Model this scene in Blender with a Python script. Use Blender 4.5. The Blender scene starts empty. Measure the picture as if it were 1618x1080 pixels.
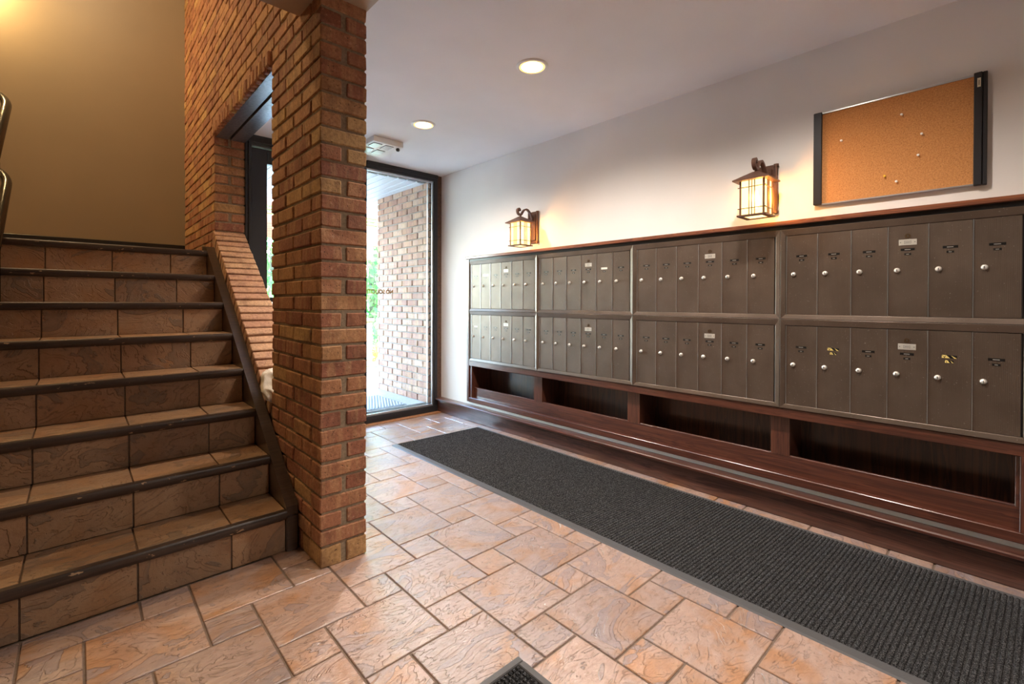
import bpy, math, random
from mathutils import Vector, Matrix, Euler
random.seed(7)
S = bpy.context.scene
COL = S.collection

# ------------------------------------------------------------ camera, sky, sun, exposure
F_PX, CX, CY = 737.8, 800.96, 482.28
cam_d = bpy.data.cameras.new('camera'); cam = bpy.data.objects.new('camera', cam_d); COL.objects.link(cam)
cam_d.sensor_fit = 'HORIZONTAL'; cam_d.sensor_width = 36.0
cam_d.lens = F_PX / 1618 * 36.0
cam_d.shift_x = (809 - CX) / 1618.0
cam_d.shift_y = (CY - 540) / 1618.0
cam_d.clip_start = 0.05; cam_d.clip_end = 200
EYE = Vector((0, 0, 1.0723))
_y, _p, _r = [math.radians(v) for v in (42.5435, -0.3942, 0.1562)]
FWD = Vector((math.sin(_y)*math.cos(_p), math.cos(_y)*math.cos(_p), math.sin(_p)))
_ri = Vector((math.cos(_y), -math.sin(_y), 0)); _up = _ri.cross(FWD)
RGT = _ri*math.cos(_r) + _up*math.sin(_r); UPV = -_ri*math.sin(_r) + _up*math.cos(_r)
m = Matrix((RGT, UPV, -FWD)).transposed().to_4x4(); m.translation = EYE
cam.matrix_world = m
S.camera = cam

W = bpy.data.worlds.new('sky'); S.world = W; W.use_nodes = True
nt = W.node_tree; nt.nodes.clear()
out = nt.nodes.new('ShaderNodeOutputWorld'); bg = nt.nodes.new('ShaderNodeBackground')
sky = nt.nodes.new('ShaderNodeTexSky'); sky.sky_type = 'NISHITA'; sky.sun_disc = False
sky.sun_elevation = math.radians(50); sky.sun_rotation = math.radians(55); sky.air_density = 1.2; sky.dust_density = .6; sky.ozone_density = 2.0
nt.links.new(sky.outputs[0], bg.inputs[0]); bg.inputs[1].default_value = 3.4
nt.links.new(bg.outputs[0], out.inputs[0])

sun_d = bpy.data.lights.new('sun', 'SUN'); sun_d.energy = 7.0; sun_d.angle = math.radians(1.0); sun_d.color = (1, .95, .86)
sun = bpy.data.objects.new('sun', sun_d); COL.objects.link(sun)
sun.rotation_euler = Vector((-0.42, -0.28, -0.95)).to_track_quat('-Z', 'Y').to_euler()

S.view_settings.view_transform = 'Standard'; S.view_settings.look = 'None'
S.view_settings.gamma = 1.0; S.view_settings.use_curve_mapping = False
S.view_settings.exposure = 0.93
DOWNLIGHT_W = 15.5; SCONCE_W = 12.0; STAIR_W = 40.0; WELL_FILL_W = 66.0

# ------------------------------------------------------------ material helpers
class NB:
    def __init__(s, name):
        s.m = bpy.data.materials.new(name); s.m.use_nodes = True
        s.t = s.m.node_tree; s.t.nodes.clear()
        s.o = s.t.nodes.new('ShaderNodeOutputMaterial')
    def n(s, typ, **kw):
        nd = s.t.nodes.new('ShaderNode' + typ)
        for k, v in kw.items():
            if k.startswith('_'): setattr(nd, k[1:], v)
            else: s.set(nd, k, v)
        return nd
    def set(s, nd, key, v):
        i = int(key[1:]) if key[0] == 'i' and key[1:].isdigit() else key.replace('__', ' ')
        sock = nd.inputs[i]
        if isinstance(v, bpy.types.NodeSocket): s.t.links.new(v, sock)
        elif isinstance(v, bpy.types.Node): s.t.links.new(v.outputs[0], sock)
        else:
            if isinstance(v, (tuple, list)) and len(v) == 3 and sock.type == 'RGBA': v = (*v, 1)
            sock.default_value = v
    def math(s, op, a, b=0.0, c=None, clamp=False):
        nd = s.n('Math', _operation=op, i0=a, i1=b, _use_clamp=clamp)
        if c is not None: s.set(nd, 'i2', c)
        return nd.outputs[0]
    def vm(s, op, a, b): return s.n('VectorMath', _operation=op, i0=a, i1=b).outputs[0]
    def mix(s, f, a, b, mode='MIX'):
        nd = s.n('Mix', _data_type='RGBA', _blend_type=mode)
        s.set(nd, 'i0', f); s.set(nd, 'i6', a if not (isinstance(a, tuple) and len(a) == 3) else (*a, 1)); s.set(nd, 'i7', b if not (isinstance(b, tuple) and len(b) == 3) else (*b, 1))
        return nd.outputs[2]
    def ramp(s, f, stops, interp='LINEAR'):
        nd = s.n('ValToRGB', i0=f); cr = nd.color_ramp; cr.interpolation = interp
        while len(cr.elements) < len(stops): cr.elements.new(0.5)
        for e, (p, c) in zip(cr.elements, stops):
            e.position = p; e.color = (*c, 1) if len(c) == 3 else c
        return nd.outputs[0]
    def gray(s, f, stops, interp='LINEAR'): return s.ramp(f, [(p, (v, v, v)) for p, v in stops], interp)
    def noise(s, vec, scale, detail=3, rough=.55, dist=0.0):
        nd = s.n('TexNoise', Scale=scale, Detail=detail, Roughness=rough, Distortion=dist); s.set(nd, 'Vector', vec); return nd.outputs[0]
    def obj(s, scale=(1, 1, 1), rnd=True):
        tc = s.n('TexCoord').outputs['Object']
        v = s.vm('MULTIPLY', tc, scale)
        if rnd:
            v = s.vm('ADD', v, s.n('VectorMath', _operation='SCALE', i0=(31.7, 17.3, 23.1), Scale=s.rnd()).outputs[0])
        return v
    def rnd(s):
        if not hasattr(s, '_rnd'):
            a = s.n('ObjectInfo').outputs['Random']; b = s.n('NewGeometry').outputs['Random Per Island']
            s._rnd = s.math('FRACT', s.math('ADD', a, b))
        return s._rnd
    def bump(s, h, strength=.5, dist=.002, normal=None):
        nd = s.n('Bump', Strength=strength, Distance=dist, Height=h)
        if normal is not None: s.set(nd, 'Normal', normal)
        return nd.outputs[0]
    def bsdf(s, **kw):
        b = s.n('BsdfPrincipled')
        for k, v in kw.items(): s.set(b, k, v)
        s.t.links.new(b.outputs[0], s.o.inputs[0]); return s.m

def simple(name, col, rough=.5, metal=0.0, bump_scale=None, bump=.1, var=.0):
    b = NB(name); kw = dict(Base__Color=col, Roughness=rough, Metallic=metal)
    if bump_scale:
        nz = b.noise(b.obj(rnd=False), bump_scale, 3)
        kw['Normal'] = b.bump(nz, bump, .002)
        if var: kw['Base__Color'] = b.mix(b.gray(nz, [(.3, 0), (.7, 1)]), tuple(c*(1-var) for c in col), tuple(min(1, c*(1+var)) for c in col))
    return b.bsdf(**kw)

def mat_brick(name, stops, stripe=.5, pit=1.0):
    b = NB(name)
    base = b.ramp(b.rnd(), stops)
    v = b.obj()
    st = b.noise(b.vm('MULTIPLY', v, (1, 1, .10)), 22, 2, .5)
    base = b.mix(b.math('MULTIPLY', b.gray(st, [(.50, 0), (.60, 1), (.66, .4)]), stripe), base, b.mix(.6, base, (.66, .42, .20)))
    dk = b.noise(b.vm('MULTIPLY', v, (1, 1, .5)), 14, 3)
    base = b.mix(b.gray(dk, [(.34, .75), (.48, 0)]), base, b.mix(.6, base, (.13, .05, .03)))
    n2 = b.noise(v, 75, 5, .65)
    base = b.mix(b.gray(n2, [(.36, .6), (.56, 0)]), base, b.mix(.6, base, (.10, .04, .025)))
    base = b.mix(b.gray(n2, [(.60, 0), (.70, .45)]), base, (.60, .42, .28))
    pits = b.noise(v, 150, 2, .6)
    pm = b.math('MULTIPLY', b.gray(pits, [(.28, 1), (.335, 0)]), pit)
    base = b.mix(pm, base, (.04, .02, .015))
    h = b.math('SUBTRACT', b.math('ADD', b.math('MULTIPLY', n2, .8), dk), pm)
    return b.bsdf(Base__Color=base, Roughness=.8, Normal=b.bump(h, .8, .004))

def mat_tile(name, warm, pale, grey, rough=.3, relief=1.0, coat=.0):
    b = NB(name); v = b.obj()
    big = b.noise(v, 4.5, 3, .55, .8)
    col = b.mix(b.gray(big, [(.34, 0), (.54, 1)]), warm, pale)
    fine = b.noise(b.vm('MULTIPLY', v, (1, 2.6, 1)), 18, 7, .68)
    col = b.mix(b.gray(fine, [(.30, .7), (.52, .2), (.72, 0)]), col, b.mix(.55, col, (.16, .07, .035)))
    # slate flakes: stepped height field, darker ragged lips, grey hollows
    fl = b.noise(b.vm('MULTIPLY', v, (1.0, 1.8, 1.4)), 3.3, 6, .55, 1.0)
    steps = None
    for t in (.36, .43, .50, .57, .64):
        g = b.gray(fl, [(t-.004, 0), (t+.004, 1)]); steps = g if steps is None else b.math('ADD', steps, g)
    hollow = b.gray(fl, [(.565, 0), (.575, .85), (.64, .35), (.70, .15)])
    col = b.mix(hollow, col, grey)
    wob = b.gray(b.noise(v, 9, 2), [(.42, 0), (.58, 1)])
    lips = None
    for t in (.43, .50, .57, .36):
        g = b.gray(fl, [(t-.014, 0), (t-.002, 1), (t+.006, 0)]); lips = g if lips is None else b.math('MAXIMUM', lips, g)
    col = b.mix(b.math('MULTIPLY', lips, b.math('MULTIPLY', wob, .6)), col, b.mix(.7, col, (.06, .03, .02)))
    pk = b.gray(b.noise(v, 60, 3, .6), [(.33, 1), (.38, 0)])
    col = b.mix(b.math('MULTIPLY', pk, .4), col, (.12, .065, .045))
    tint = b.ramp(b.rnd(), [(0, (.80, .80, .84)), (.5, (1, .97, .94)), (1, (1.08, 1.0, .94))])
    col = b.mix(1.0, col, tint, 'MULTIPLY')
    h = b.math('ADD', b.math('MULTIPLY', steps, .30), b.math('ADD', b.math('MULTIPLY', fine, .55), b.math('MULTIPLY', big, .8)))
    rg = b.math('ADD', rough, b.math('MULTIPLY', fine, .14))
    nm = b.bump(h, .85, .006*relief)
    return b.bsdf(Base__Color=col, Roughness=rg, Normal=nm, Specular__IOR__Level=.6, Coat__Weight=coat, Coat__IOR=1.9, Coat__Roughness=.20, Coat__Normal=nm)

def mat_wood(name, dark, light, axis='y', rough=.38, sc=1.0):
    b = NB(name)
    s = {'y': (9, .55, 9), 'z': (9, 9, .55), 'x': (.55, 9, 9)}[axis]
    v = b.vm('MULTIPLY', b.obj(), tuple(k*sc for k in s))
    n1 = b.noise(v, 1.6, 4, .55, 1.2)
    rings = b.math('FRACT', b.math('MULTIPLY', n1, 9.0))
    g = b.math('MULTIPLY', b.gray(rings, [(0, 0), (.5, .8), (.92, 1), (1, 0)]), 1.0)
    fine = b.noise(b.vm('MULTIPLY', v, (6, 6, 6) if axis is None else tuple(10 if k > 1 else 3 for k in s)), 1.2, 3)
    col = b.mix(g, dark, light); col = b.mix(b.gray(fine, [(.35, .6), (.6, 0)]), col, tuple(c*.45 for c in dark))
    return b.bsdf(Base__Color=col, Roughness=rough, Normal=b.bump(fine, .18, .001), Coat__Weight=.6, Coat__IOR=1.6, Coat__Roughness=.2)

def mat_emit(name, col, strength, transp=0.0, tcol=(1, .8, .5)):
    b = NB(name); e = b.n('Emission', Color=col, Strength=strength)
    if transp:
        t = b.n('BsdfTransparent', Color=tcol); mx = b.n('MixShader', i0=transp); b.t.links.new(e.outputs[0], mx.inputs[1]); b.t.links.new(t.outputs[0], mx.inputs[2]); e = mx
    b.t.links.new(e.outputs[0], b.o.inputs[0]); return b.m

def mat_glass(name):
    b = NB(name); t = b.n('BsdfTransparent', Color=(.95, .98, .97)); g = b.n('BsdfGlossy', Roughness=.02, Color=(1, 1, 1))
    f = b.n('Fresnel', IOR=1.45); mx = b.n('MixShader', i0=b.math('MULTIPLY', f, .8)); b.t.links.new(t.outputs[0], mx.inputs[1]); b.t.links.new(g.outputs[0], mx.inputs[2])
    b.t.links.new(mx.outputs[0], b.o.inputs[0]); return b.m

def mat_paint(name, col, rough=.6, tex=260, amt=.18):
    b = NB(name); v = b.obj(rnd=False)
    nz = b.noise(v, tex, 2); lo = b.noise(v, 1.3, 3)
    c = b.mix(b.gray(lo, [(.35, 0), (.7, 1)]), tuple(k*.94 for k in col), tuple(min(1, k*1.04) for k in col))
    return b.bsdf(Base__Color=c, Roughness=rough, Normal=b.bump(b.math('ADD', nz, b.math('MULTIPLY', b.noise(v, 14, 3), 1.5)), amt, .0015))

def mat_carpet(name, col, hi):
    b = NB(name); v = b.obj(rnd=False)
    s = b.noise(v, 300, 3, .75)
    c = b.mix(b.gray(s, [(.48, 0), (.68, 1)]), col, hi)
    return b.bsdf(Base__Color=c, Roughness=.95, Normal=b.bump(b.noise(v, 300, 3, .8), 1.0, .004), Specular__IOR__Level=.2)

M = {}
M['brick'] = mat_brick('brick_face', [(0, (.27, .10, .06)), (.35, (.36, .145, .078)), (.65, (.40, .18, .09)), (.88, (.44, .23, .10)), (1, (.52, .33, .14))])
M['brick_out'] = mat_brick('brick_outside_glare', [(0, (.30, .15, .11)), (.5, (.37, .21, .16)), (1, (.44, .30, .23))], .5, .5)  # same brick as indoors, made paler to paint in the outdoor glare
M['sill'] = mat_brick('brick_sill', [(0, (.42, .22, .14)), (.5, (.47, .27, .17)), (1, (.54, .34, .2))], .3, .8)
M['mortar'] = simple('mortar', (.27, .205, .14), .95, 0, 90, .5, .25)
M['mortar_out'] = simple('mortar_outside', (.30, .29, .27), .95, 0, 90, .5, .15)
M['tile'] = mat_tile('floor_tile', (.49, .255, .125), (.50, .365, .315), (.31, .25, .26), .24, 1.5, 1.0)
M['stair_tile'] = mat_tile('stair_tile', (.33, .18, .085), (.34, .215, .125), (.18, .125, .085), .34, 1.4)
M['grout'] = simple('grout', (.17, .12, .09), .9, 0, 80, .3, .2)
M['nosing'] = None
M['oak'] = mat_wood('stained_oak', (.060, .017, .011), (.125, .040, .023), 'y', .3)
M['oak_lamplit'] = mat_wood('stained_oak_lamplit', (.15, .040, .018), (.30, .10, .04), 'y')  # same oak, lightened to paint lamplight onto the top rail
M['oak_v'] = mat_wood('stained_oak_upright', (.065, .018, .012), (.135, .045, .025), 'z', .3)
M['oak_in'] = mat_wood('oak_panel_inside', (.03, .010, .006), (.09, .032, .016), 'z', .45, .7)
M['stairwood'] = mat_wood('dark_painted_wood', (.035, .02, .014), (.055, .03, .02), 'x', .35)
M['plaster'] = mat_paint('white_wall_paint', (.79, .765, .75))
M['ceil'] = mat_paint('ceiling_paint', (.77, .755, .765), .6, 220, .3)
M['tan'] = mat_paint('tan_wall_paint', (.285, .225, .15), .42, 240, .25)
M['black'] = simple('black_trim_and_gap_shade', (.012, .011, .012), .35)  # black trim, also used to paint shade in narrow gaps
M['bronze'] = simple('dark_bronze_aluminium', (.028, .028, .032), .35, .3)
M['steel'] = simple('grey_painted_steel', (.16, .17, .20), .33, .5, 60, .35, .35)
M['alu'] = simple('brushed_aluminium', (.62, .64, .66), .3, .9)
M['rubber'] = simple('mat_rubber', (.075, .075, .08), .42, 0, 200, .2)
M['pile'] = mat_carpet('mat_pile', (.010, .010, .011), (.20, .20, .21))
M['outpile'] = simple('outside_mat_pile', (.22, .24, .26), .9)
M['white'] = simple('white_plastic', (.75, .75, .74), .35)
M['dark'] = simple('dark_grille', (.05, .05, .055), .5)
M['label'] = simple('black_label_tape', (.008, .008, .008), .3)
M['print'] = simple('label_print', (.75, .72, .66), .6); M['faint'] = simple('faint_print', (.38, .36, .33), .6)
M['yellow'] = simple('yellow_paper', (.75, .58, .18), .8)
M['chrome'] = simple('nickel_lock', (.86, .84, .80), .3, .55)
M['plate'] = simple('badge_plate', (.62, .60, .55), .35, .5)
M['scroll'] = simple('rubbed_bronze', (.13, .065, .045), .42, .5, 120, .3)
M['bars'] = simple('lantern_bars', (.17, .085, .04), .4, .5)
M['pane_l'] = mat_emit('lit_amber_glass', (1, .72, .30), 2.0, .45, (1, .86, .6))
M['bulb'] = mat_emit('bulb_glow', (1, .80, .48), 14.0)
M['lamp'] = mat_emit('downlight_lens', (1, .82, .55), 9.0)
M['rim_emit'] = mat_emit('amber_rim_glow', (1, .50, .14), 1.6)  # emission paints the lamp's amber glow onto the rim
M['glass'] = mat_glass('window_glass')
M['cloth'] = simple('white_cloth', (.72, .68, .62), .9, 0, 180, .5, .1)
M['rail'] = simple('black_gloss_pipe', (.02, .017, .014), .22, .2, 140, .25)
M['cedar'] = mat_wood('orange_cedar', (.42, .13, .05), (.50, .18, .08), 'x', .7)
M['pin_w'] = simple('pin_white', (.85, .84, .82), .25)
M['pin_y'] = simple('pin_yellow', (.85, .55, .03), .3)
M['gold'] = simple('gold_lettering', (.30, .12, .02), .5)
M['concrete'] = simple('concrete', (.36, .36, .36), .8, 0, 40, .3, .12)
M['lawn'] = simple('lawn', (.34, .36, .30), .95, 0, 50, .8, .5)
M['mulch'] = simple('mulch', (.14, .09, .07), 1, 0, 60, .9, .6)
M['leaf'] = None
M['soffit'] = simple('soffit_vinyl', (.42, .43, .45), .45); M['soffit_gap'] = simple('soffit_joint', (.85, .86, .88), .5)
M['bark'] = simple('bark', (.16, .12, .09), .95, 0, 30, .8, .4)
M['thresh'] = simple('threshold_wood', (.36, .15, .06), .6, 0, 60, .3, .3)
M['stone'] = simple('pier_stone', (.62, .40, .24), .9, 0, 30, .6, .25)
M['capstone'] = simple('pier_cap', (.50, .42, .16), .9, 0, 30, .4, .2)

# chipped dark paint on the stair nosings
b = NB('nosing_paint'); v = b.obj()
ch = b.gray(b.noise(b.vm('MULTIPLY', v, (1, 2.5, 2.5)), 22, 4, .6), [(.66, 0), (.675, 1)])
gr = b.noise(b.vm('MULTIPLY', v, (3, 60, 60)), 1.5, 3)
c = b.mix(b.gray(gr, [(.35, 0), (.65, 1)]), (.026, .014, .010), (.055, .032, .022)); c = b.mix(ch, c, (.36, .23, .13))
M['nosing'] = b.bsdf(Base__Color=c, Roughness=.36, Normal=b.bump(b.math('SUBTRACT', gr, ch), .3, .002))
# leaves
def mat_leaf(name, a, c_):
    b = NB(name); c = b.ramp(b.rnd(), [(0, a), (1, c_)])
    d = b.n('BsdfDiffuse', Color=c); t = b.n('BsdfTranslucent', Color=c); mx = b.n('MixShader', i0=.4)
    b.t.links.new(d.outputs[0], mx.inputs[1]); b.t.links.new(t.outputs[0], mx.inputs[2]); b.t.links.new(mx.outputs[0], b.o.inputs[0]); return b.m
M['leaf'] = mat_leaf('leaves', (.10, .34, .10), (.34, .62, .18))
M['leaf2'] = mat_leaf('leaves_light', (.30, .60, .08), (.60, .85, .2))
# anodised mailbox metal with vertical reeding
def mat_mail(name, reed):
    b = NB(name); tc = b.n('TexCoord').outputs['Object']
    sx = b.n('SeparateXYZ', i0=tc)
    w = b.math('SINE', b.math('MULTIPLY', sx.outputs[1], 2*math.pi/.0056))
    fine = b.noise(b.vm('MULTIPLY', b.obj(), (1, 400, 8)), 1, 2)
    sm = b.noise(b.obj(), 6, 3)
    c = b.mix(b.gray(sm, [(.35, 0), (.7, 1)]), (.105, .076, .058), (.142, .105, .082))
    spk = b.gray(b.noise(b.obj(), 170, 2), [(.70, 0), (.72, 1)])
    c = b.mix(b.math('MULTIPLY', spk, .35), c, (.5, .45, .4))
    h = b.math('ADD', b.math('MULTIPLY', w, .5 if reed else 0.0), b.math('MULTIPLY', fine, .3))
    return b.bsdf(Base__Color=c, Roughness=.38, Metallic=.5, Coat__Weight=.25, Coat__IOR=1.5, Coat__Roughness=.26, Normal=b.bump(h, .35, .0010))
M['mail'] = mat_mail('anodised_mailbox', True)
M['mailframe'] = mat_mail('anodised_frame', False)
# cork
b = NB('cork'); v = b.obj(rnd=False)
c = b.mix(b.gray(b.noise(v, 190, 3, .7), [(.35, 0), (.65, 1)]), (.45, .19, .06), (.62, .29, .10))
c = b.mix(b.math('MULTIPLY', b.gray(b.noise(v, 300, 1), [(.68, 0), (.72, 1)]), .6), c, (.75, .45, .2))
c = b.mix(b.math('MULTIPLY', b.gray(b.noise(b.vm('ADD', v, (5, 5, 5)), 260, 1), [(.68, 0), (.72, 1)]), .6), c, (.14, .06, .02))
M['cork'] = b.bsdf(Base__Color=c, Roughness=.9, Normal=b.bump(b.noise(v, 230, 3), .4, .002))

# ------------------------------------------------------------ mesh helpers
class MB:
    def __init__(s): s.v = []; s.f = []; s.mi = []
    def add(s, vs, fs, mi=0):
        o = len(s.v); s.v += [tuple(p) for p in vs]; s.f += [tuple(i+o for i in f) for f in fs]; s.mi += [mi]*len(fs); return s
    def box(s, x0, x1, y0, y1, z0, z1, mi=0):
        return s.add([(x, y, z) for x in (x0, x1) for y in (y0, y1) for z in (z0, z1)],
                     [(0, 1, 3, 2), (4, 6, 7, 5), (0, 4, 5, 1), (2, 3, 7, 6), (0, 2, 6, 4), (1, 5, 7, 3)], mi)
    def cbox(s, x0, x1, y0, y1, z0, z1, c=.003, mi=0, jit=0.0):
        """chamfered box"""
        vs = []; idx = {}
        X = (x0, x1); Y = (y0, y1); Z = (z0, z1)
        for i in (0, 1):
            for j in (0, 1):
                for k in (0, 1):
                    p = (X[i], Y[j], Z[k]); d = (c if i == 0 else -c, c if j == 0 else -c, c if k == 0 else -c)
                    q = (random.uniform(-jit, jit), random.uniform(-jit, jit), random.uniform(-jit, jit))
                    for a in range(3):
                        pt = [p[t] + (0 if t == a else d[t]) + q[t] for t in range(3)]
                        idx[(i, j, k, a)] = len(vs); vs.append(pt)
        g = lambda i, j, k, a: idx[(i, j, k, a)]
        fs = []
        for i in (0, 1):
            q = [g(i, 0, 0, 0), g(i, 1, 0, 0), g(i, 1, 1, 0), g(i, 0, 1, 0)]; fs.append(q if i else q[::-1])
            q = [g(0, i, 0, 1), g(0, i, 1, 1), g(1, i, 1, 1), g(1, i, 0, 1)]; fs.append(q if i else q[::-1])
            q = [g(0, 0, i, 2), g(1, 0, i, 2), g(1, 1, i, 2), g(0, 1, i, 2)]; fs.append(q if i else q[::-1])
        for i in (0, 1):
            for j in (0, 1):
                q = [g(i, j, 0, 0), g(i, j, 1, 0), g(i, j, 1, 1), g(i, j, 0, 1)]; fs.append(q if i == j else q[::-1])
                q = [g(i, 0, j, 0), g(i, 1, j, 0), g(i, 1, j, 2), g(i, 0, j, 2)]; fs.append(q[::-1] if i == j else q)
                q = [g(0, i, j, 1), g(1, i, j, 1), g(1, i, j, 2), g(0, i, j, 2)]; fs.append(q if i == j else q[::-1])
        for i in (0, 1):
            for j in (0, 1):
                for k in (0, 1):
                    t = [g(i, j, k, 0), g(i, j, k, 1), g(i, j, k, 2)]; fs.append(t if (i+j+k) % 2 else t[::-1])
        return s.add(vs, fs, mi)
    def prism(s, pts, a0, a1, axis='x', mi=0):
        """polygon pts (2D) extruded along axis"""
        def P(u, w, t): return {'x': (t, u, w), 'y': (u, t, w), 'z': (u, w, t)}[axis]
        n = len(pts); vs = [P(u, w, a0) for u, w in pts] + [P(u, w, a1) for u, w in pts]
        fs = [tuple(range(n))[::-1], tuple(range(n, 2*n))] + [(i, (i+1) % n, n+(i+1) % n, n+i) for i in range(n)]
        return s.add(vs, fs, mi)
    def tube(s, path, r, n=10, mi=0, cap=True, rads=None):
        path = [Vector(p) for p in path]; rings = []
        up = Vector((0, 0, 1)); prev = None
        for i, p in enumerate(path):
            t = (path[min(i+1, len(path)-1)] - path[max(i-1, 0)]).normalized()
            if prev is None:
                a = up.cross(t)
                if a.length < .1: a = Vector((1, 0, 0)).cross(t)
                a.normalize()
            else:
                a = (prev - t*prev.dot(t)).normalized()
            prev = a; bb = t.cross(a); rr = rads[i] if rads else r
            rings.append([p + a*math.cos(2*math.pi*k/n)*rr + bb*math.sin(2*math.pi*k/n)*rr for k in range(n)])
        vs = [v for r_ in rings for v in r_]; fs = []
        for i in range(len(path)-1):
            for k in range(n): fs.append((i*n+k, i*n+(k+1) % n, (i+1)*n+(k+1) % n, (i+1)*n+k))
        if cap: fs += [tuple(range(n))[::-1], tuple((len(path)-1)*n+k for k in range(n))]
        return s.add(vs, fs, mi)
    def lathe(s, prof, c, axis='z', n=24, mi=0, cap=True):
        """prof: (radius, height) list around axis through c"""
        vs = []; fs = []
        for r, h in prof:
            for k in range(n):
                a = 2*math.pi*k/n; u, w = r*math.cos(a), r*math.sin(a)
                p = {'z': (u, w, h), 'x': (h, u, w), 'y': (u, h, w)}[axis]
                vs.append((p[0]+c[0], p[1]+c[1], p[2]+c[2]))
        m_ = len(prof)
        for i in range(m_-1):
            for k in range(n): fs.append((i*n+k, i*n+(k+1) % n, (i+1)*n+(k+1) % n, (i+1)*n+k))
        if cap: fs += [tuple(range(n))[::-1], tuple((m_-1)*n+k for k in range(n))]
        return s.add(vs, fs, mi)
    def mesh(s, name, mats, smooth=False):
        me = bpy.data.meshes.new(name); me.from_pydata(s.v, [], s.f)
        for x in mats: me.materials.append(x)
        for p, i in zip(me.polygons, s.mi): p.material_index = i
        me.update()
        import bmesh
        bm = bmesh.new(); bm.from_mesh(me); bmesh.ops.recalc_face_normals(bm, faces=bm.faces); bm.to_mesh(me); bm.free()
        if smooth:
            for p in me.polygons: p.use_smooth = True
            if smooth == 'auto':
                try: me.set_sharp_from_angle(angle=math.radians(40))
                except Exception: pass
        return me

WL = {}
def link(name, data, parent=None, at=(0, 0, 0), rot=None):
    o = bpy.data.objects.new(name, data); COL.objects.link(o)
    at = Vector(at); WL[o] = at
    if parent is not None: o.parent = parent; o.location = at - WL[parent]
    else: o.location = at
    if rot: o.rotation_euler = rot
    return o
def P(name, mb, mats, parent=None, at=(0, 0, 0), smooth=False, stuff=False, label=None, struct=False):
    """mb in world coordinates; the object's origin is put at 'at'"""
    if not isinstance(mats, (list, tuple)): mats = [mats]
    at = Vector(at); mb.v = [(x-at.x, y-at.y, z-at.z) for x, y, z in mb.v]
    o = link(name, mb.mesh(name, mats, smooth), parent, at)
    if stuff: o['kind'] = 'stuff'
    if label: o['label'] = label
    if struct: o['kind'] = 'structure'
    return o
def tag(o, label, cat, group=None):
    o['label'] = label; o['category'] = cat
    if group: o['group'] = group
    return o
def thing(name, at, label, cat, group=None): return tag(link(name, None, None, at), label, cat, group)
def px(p):
    v = Vector(p) - EYE; d = v.dot(FWD)
    if d < .1: return None
    return CX + F_PX*v.dot(RGT)/d, CY - F_PX*v.dot(UPV)/d, d
def inview(p, mgn=30):
    q = px(p); return q is not None and -mgn < q[0] < 1618+mgn and -mgn < q[1] < 1080+mgn

def put_pieces(name, pieces, mat, parent, limit=300, jit=.0012, ch=.004, rest='rest', score=None):
    """pieces: (x0,x1,y0,y1,z0,z1); the ones that show largest become parts, the rest one stuff part"""
    def sc(p):
        if score: return score(p)
        c = ((p[0]+p[1])/2, (p[2]+p[3])/2, (p[4]+p[5])/2)
        q = px(c)
        if q is None or not inview(c, 40): return -1
        return 1/q[2]
    ranked = sorted(pieces, key=sc, reverse=True)
    singles = [p for p in ranked if sc(p) > 0][:limit]; others = [p for p in ranked if p not in set(singles)]
    cache = {}
    for p in singles:
        d = tuple(round(p[i+1]-p[i], 3) for i in (0, 2, 4)); vset = cache.setdefault(d, [])
        if len(vset) < 4:
            mb = MB().cbox(-d[0]/2, d[0]/2, -d[1]/2, d[1]/2, -d[2]/2, d[2]/2, ch, jit=jit); vset.append(mb.mesh(name, [mat])); me = vset[-1]
        else: me = random.choice(vset)
        o = link(name, me, parent, ((p[0]+p[1])/2, (p[2]+p[3])/2, (p[4]+p[5])/2))
    if others:
        mb = MB()
        for p in others: mb.cbox(*p, c=ch, jit=jit)
        P(rest, mb, mat, parent, stuff=True)

# ------------------------------------------------------------ dimensions
XR, XF = 2.645, 2.615            # mailbox wall, cabinet front plane
XP, XQ = 0.710, 0.905            # brick wall faces
YP, YO, YJ, YBK, YD = 1.871, 2.505, 3.841, 5.08, 3.83
ZC = 2.307
B0, BC = .0117, .0677            # brick coursing
R_, T_, Y0 = .1777, .2379, 2.0985  # stairs
XS = .655

# ------------------------------------------------------------ room shell
# right wall: pieces around the cabinet so its cubbies can be recessed
mb = MB()
mb.box(XR, XR+.25, -2.6, 3.93, -.05, .160)
mb.box(XR, XR+.25, -2.6, 3.93, 1.475, ZC+.3)
mb.box(XR, XR+.25, 3.360, 3.93, .160, 1.475)
mb.box(XR, XR+.25, -2.6, -.30, .160, 1.475)
mb.box(XR+.235, XR+.30, -2.6, 3.93, -.05, ZC+.3)
wall_right = P('wall_right', mb, M['plaster'], struct=True)
mb = MB().box(XQ+.004, XR, -2.6, YD+.1, ZC, ZC+.3)
P('ceiling', mb, M['ceil'], struct=True)
P('ceiling_stairs', MB().box(-1.7, XQ+.004, -2.6, 2.106, ZC, ZC+.3), mat_paint('tan_ceiling_paint', (.46, .36, .26), .6), struct=True)
mb = MB().box(-1.7, XR+.25, -2.75, -2.6, 0, 5); P('wall_back', mb, M['plaster'], struct=True)
mb = MB().box(-1.85, -1.7, -2.75, 5.3, 0, 5); P('wall_left', mb, M['tan'], struct=True)
wf = P('wall_front', MB().box(-1.85, XP+.05, YBK, YBK+.15, 0, 5), M['tan'], struct=True)
P('ceiling_stairwell', MB().box(-1.85, XQ, 2.106, 5.3, 4.75, 4.9).box(-1.7, XQ, 1.98, 2.106, ZC+.3, 4.75), M['tan'], struct=True)
P('baseboard_front', MB().cbox(-1.7, XP, YBK-.014, YBK, 1.42, 1.574, .003), M['black'], struct=True)
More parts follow.
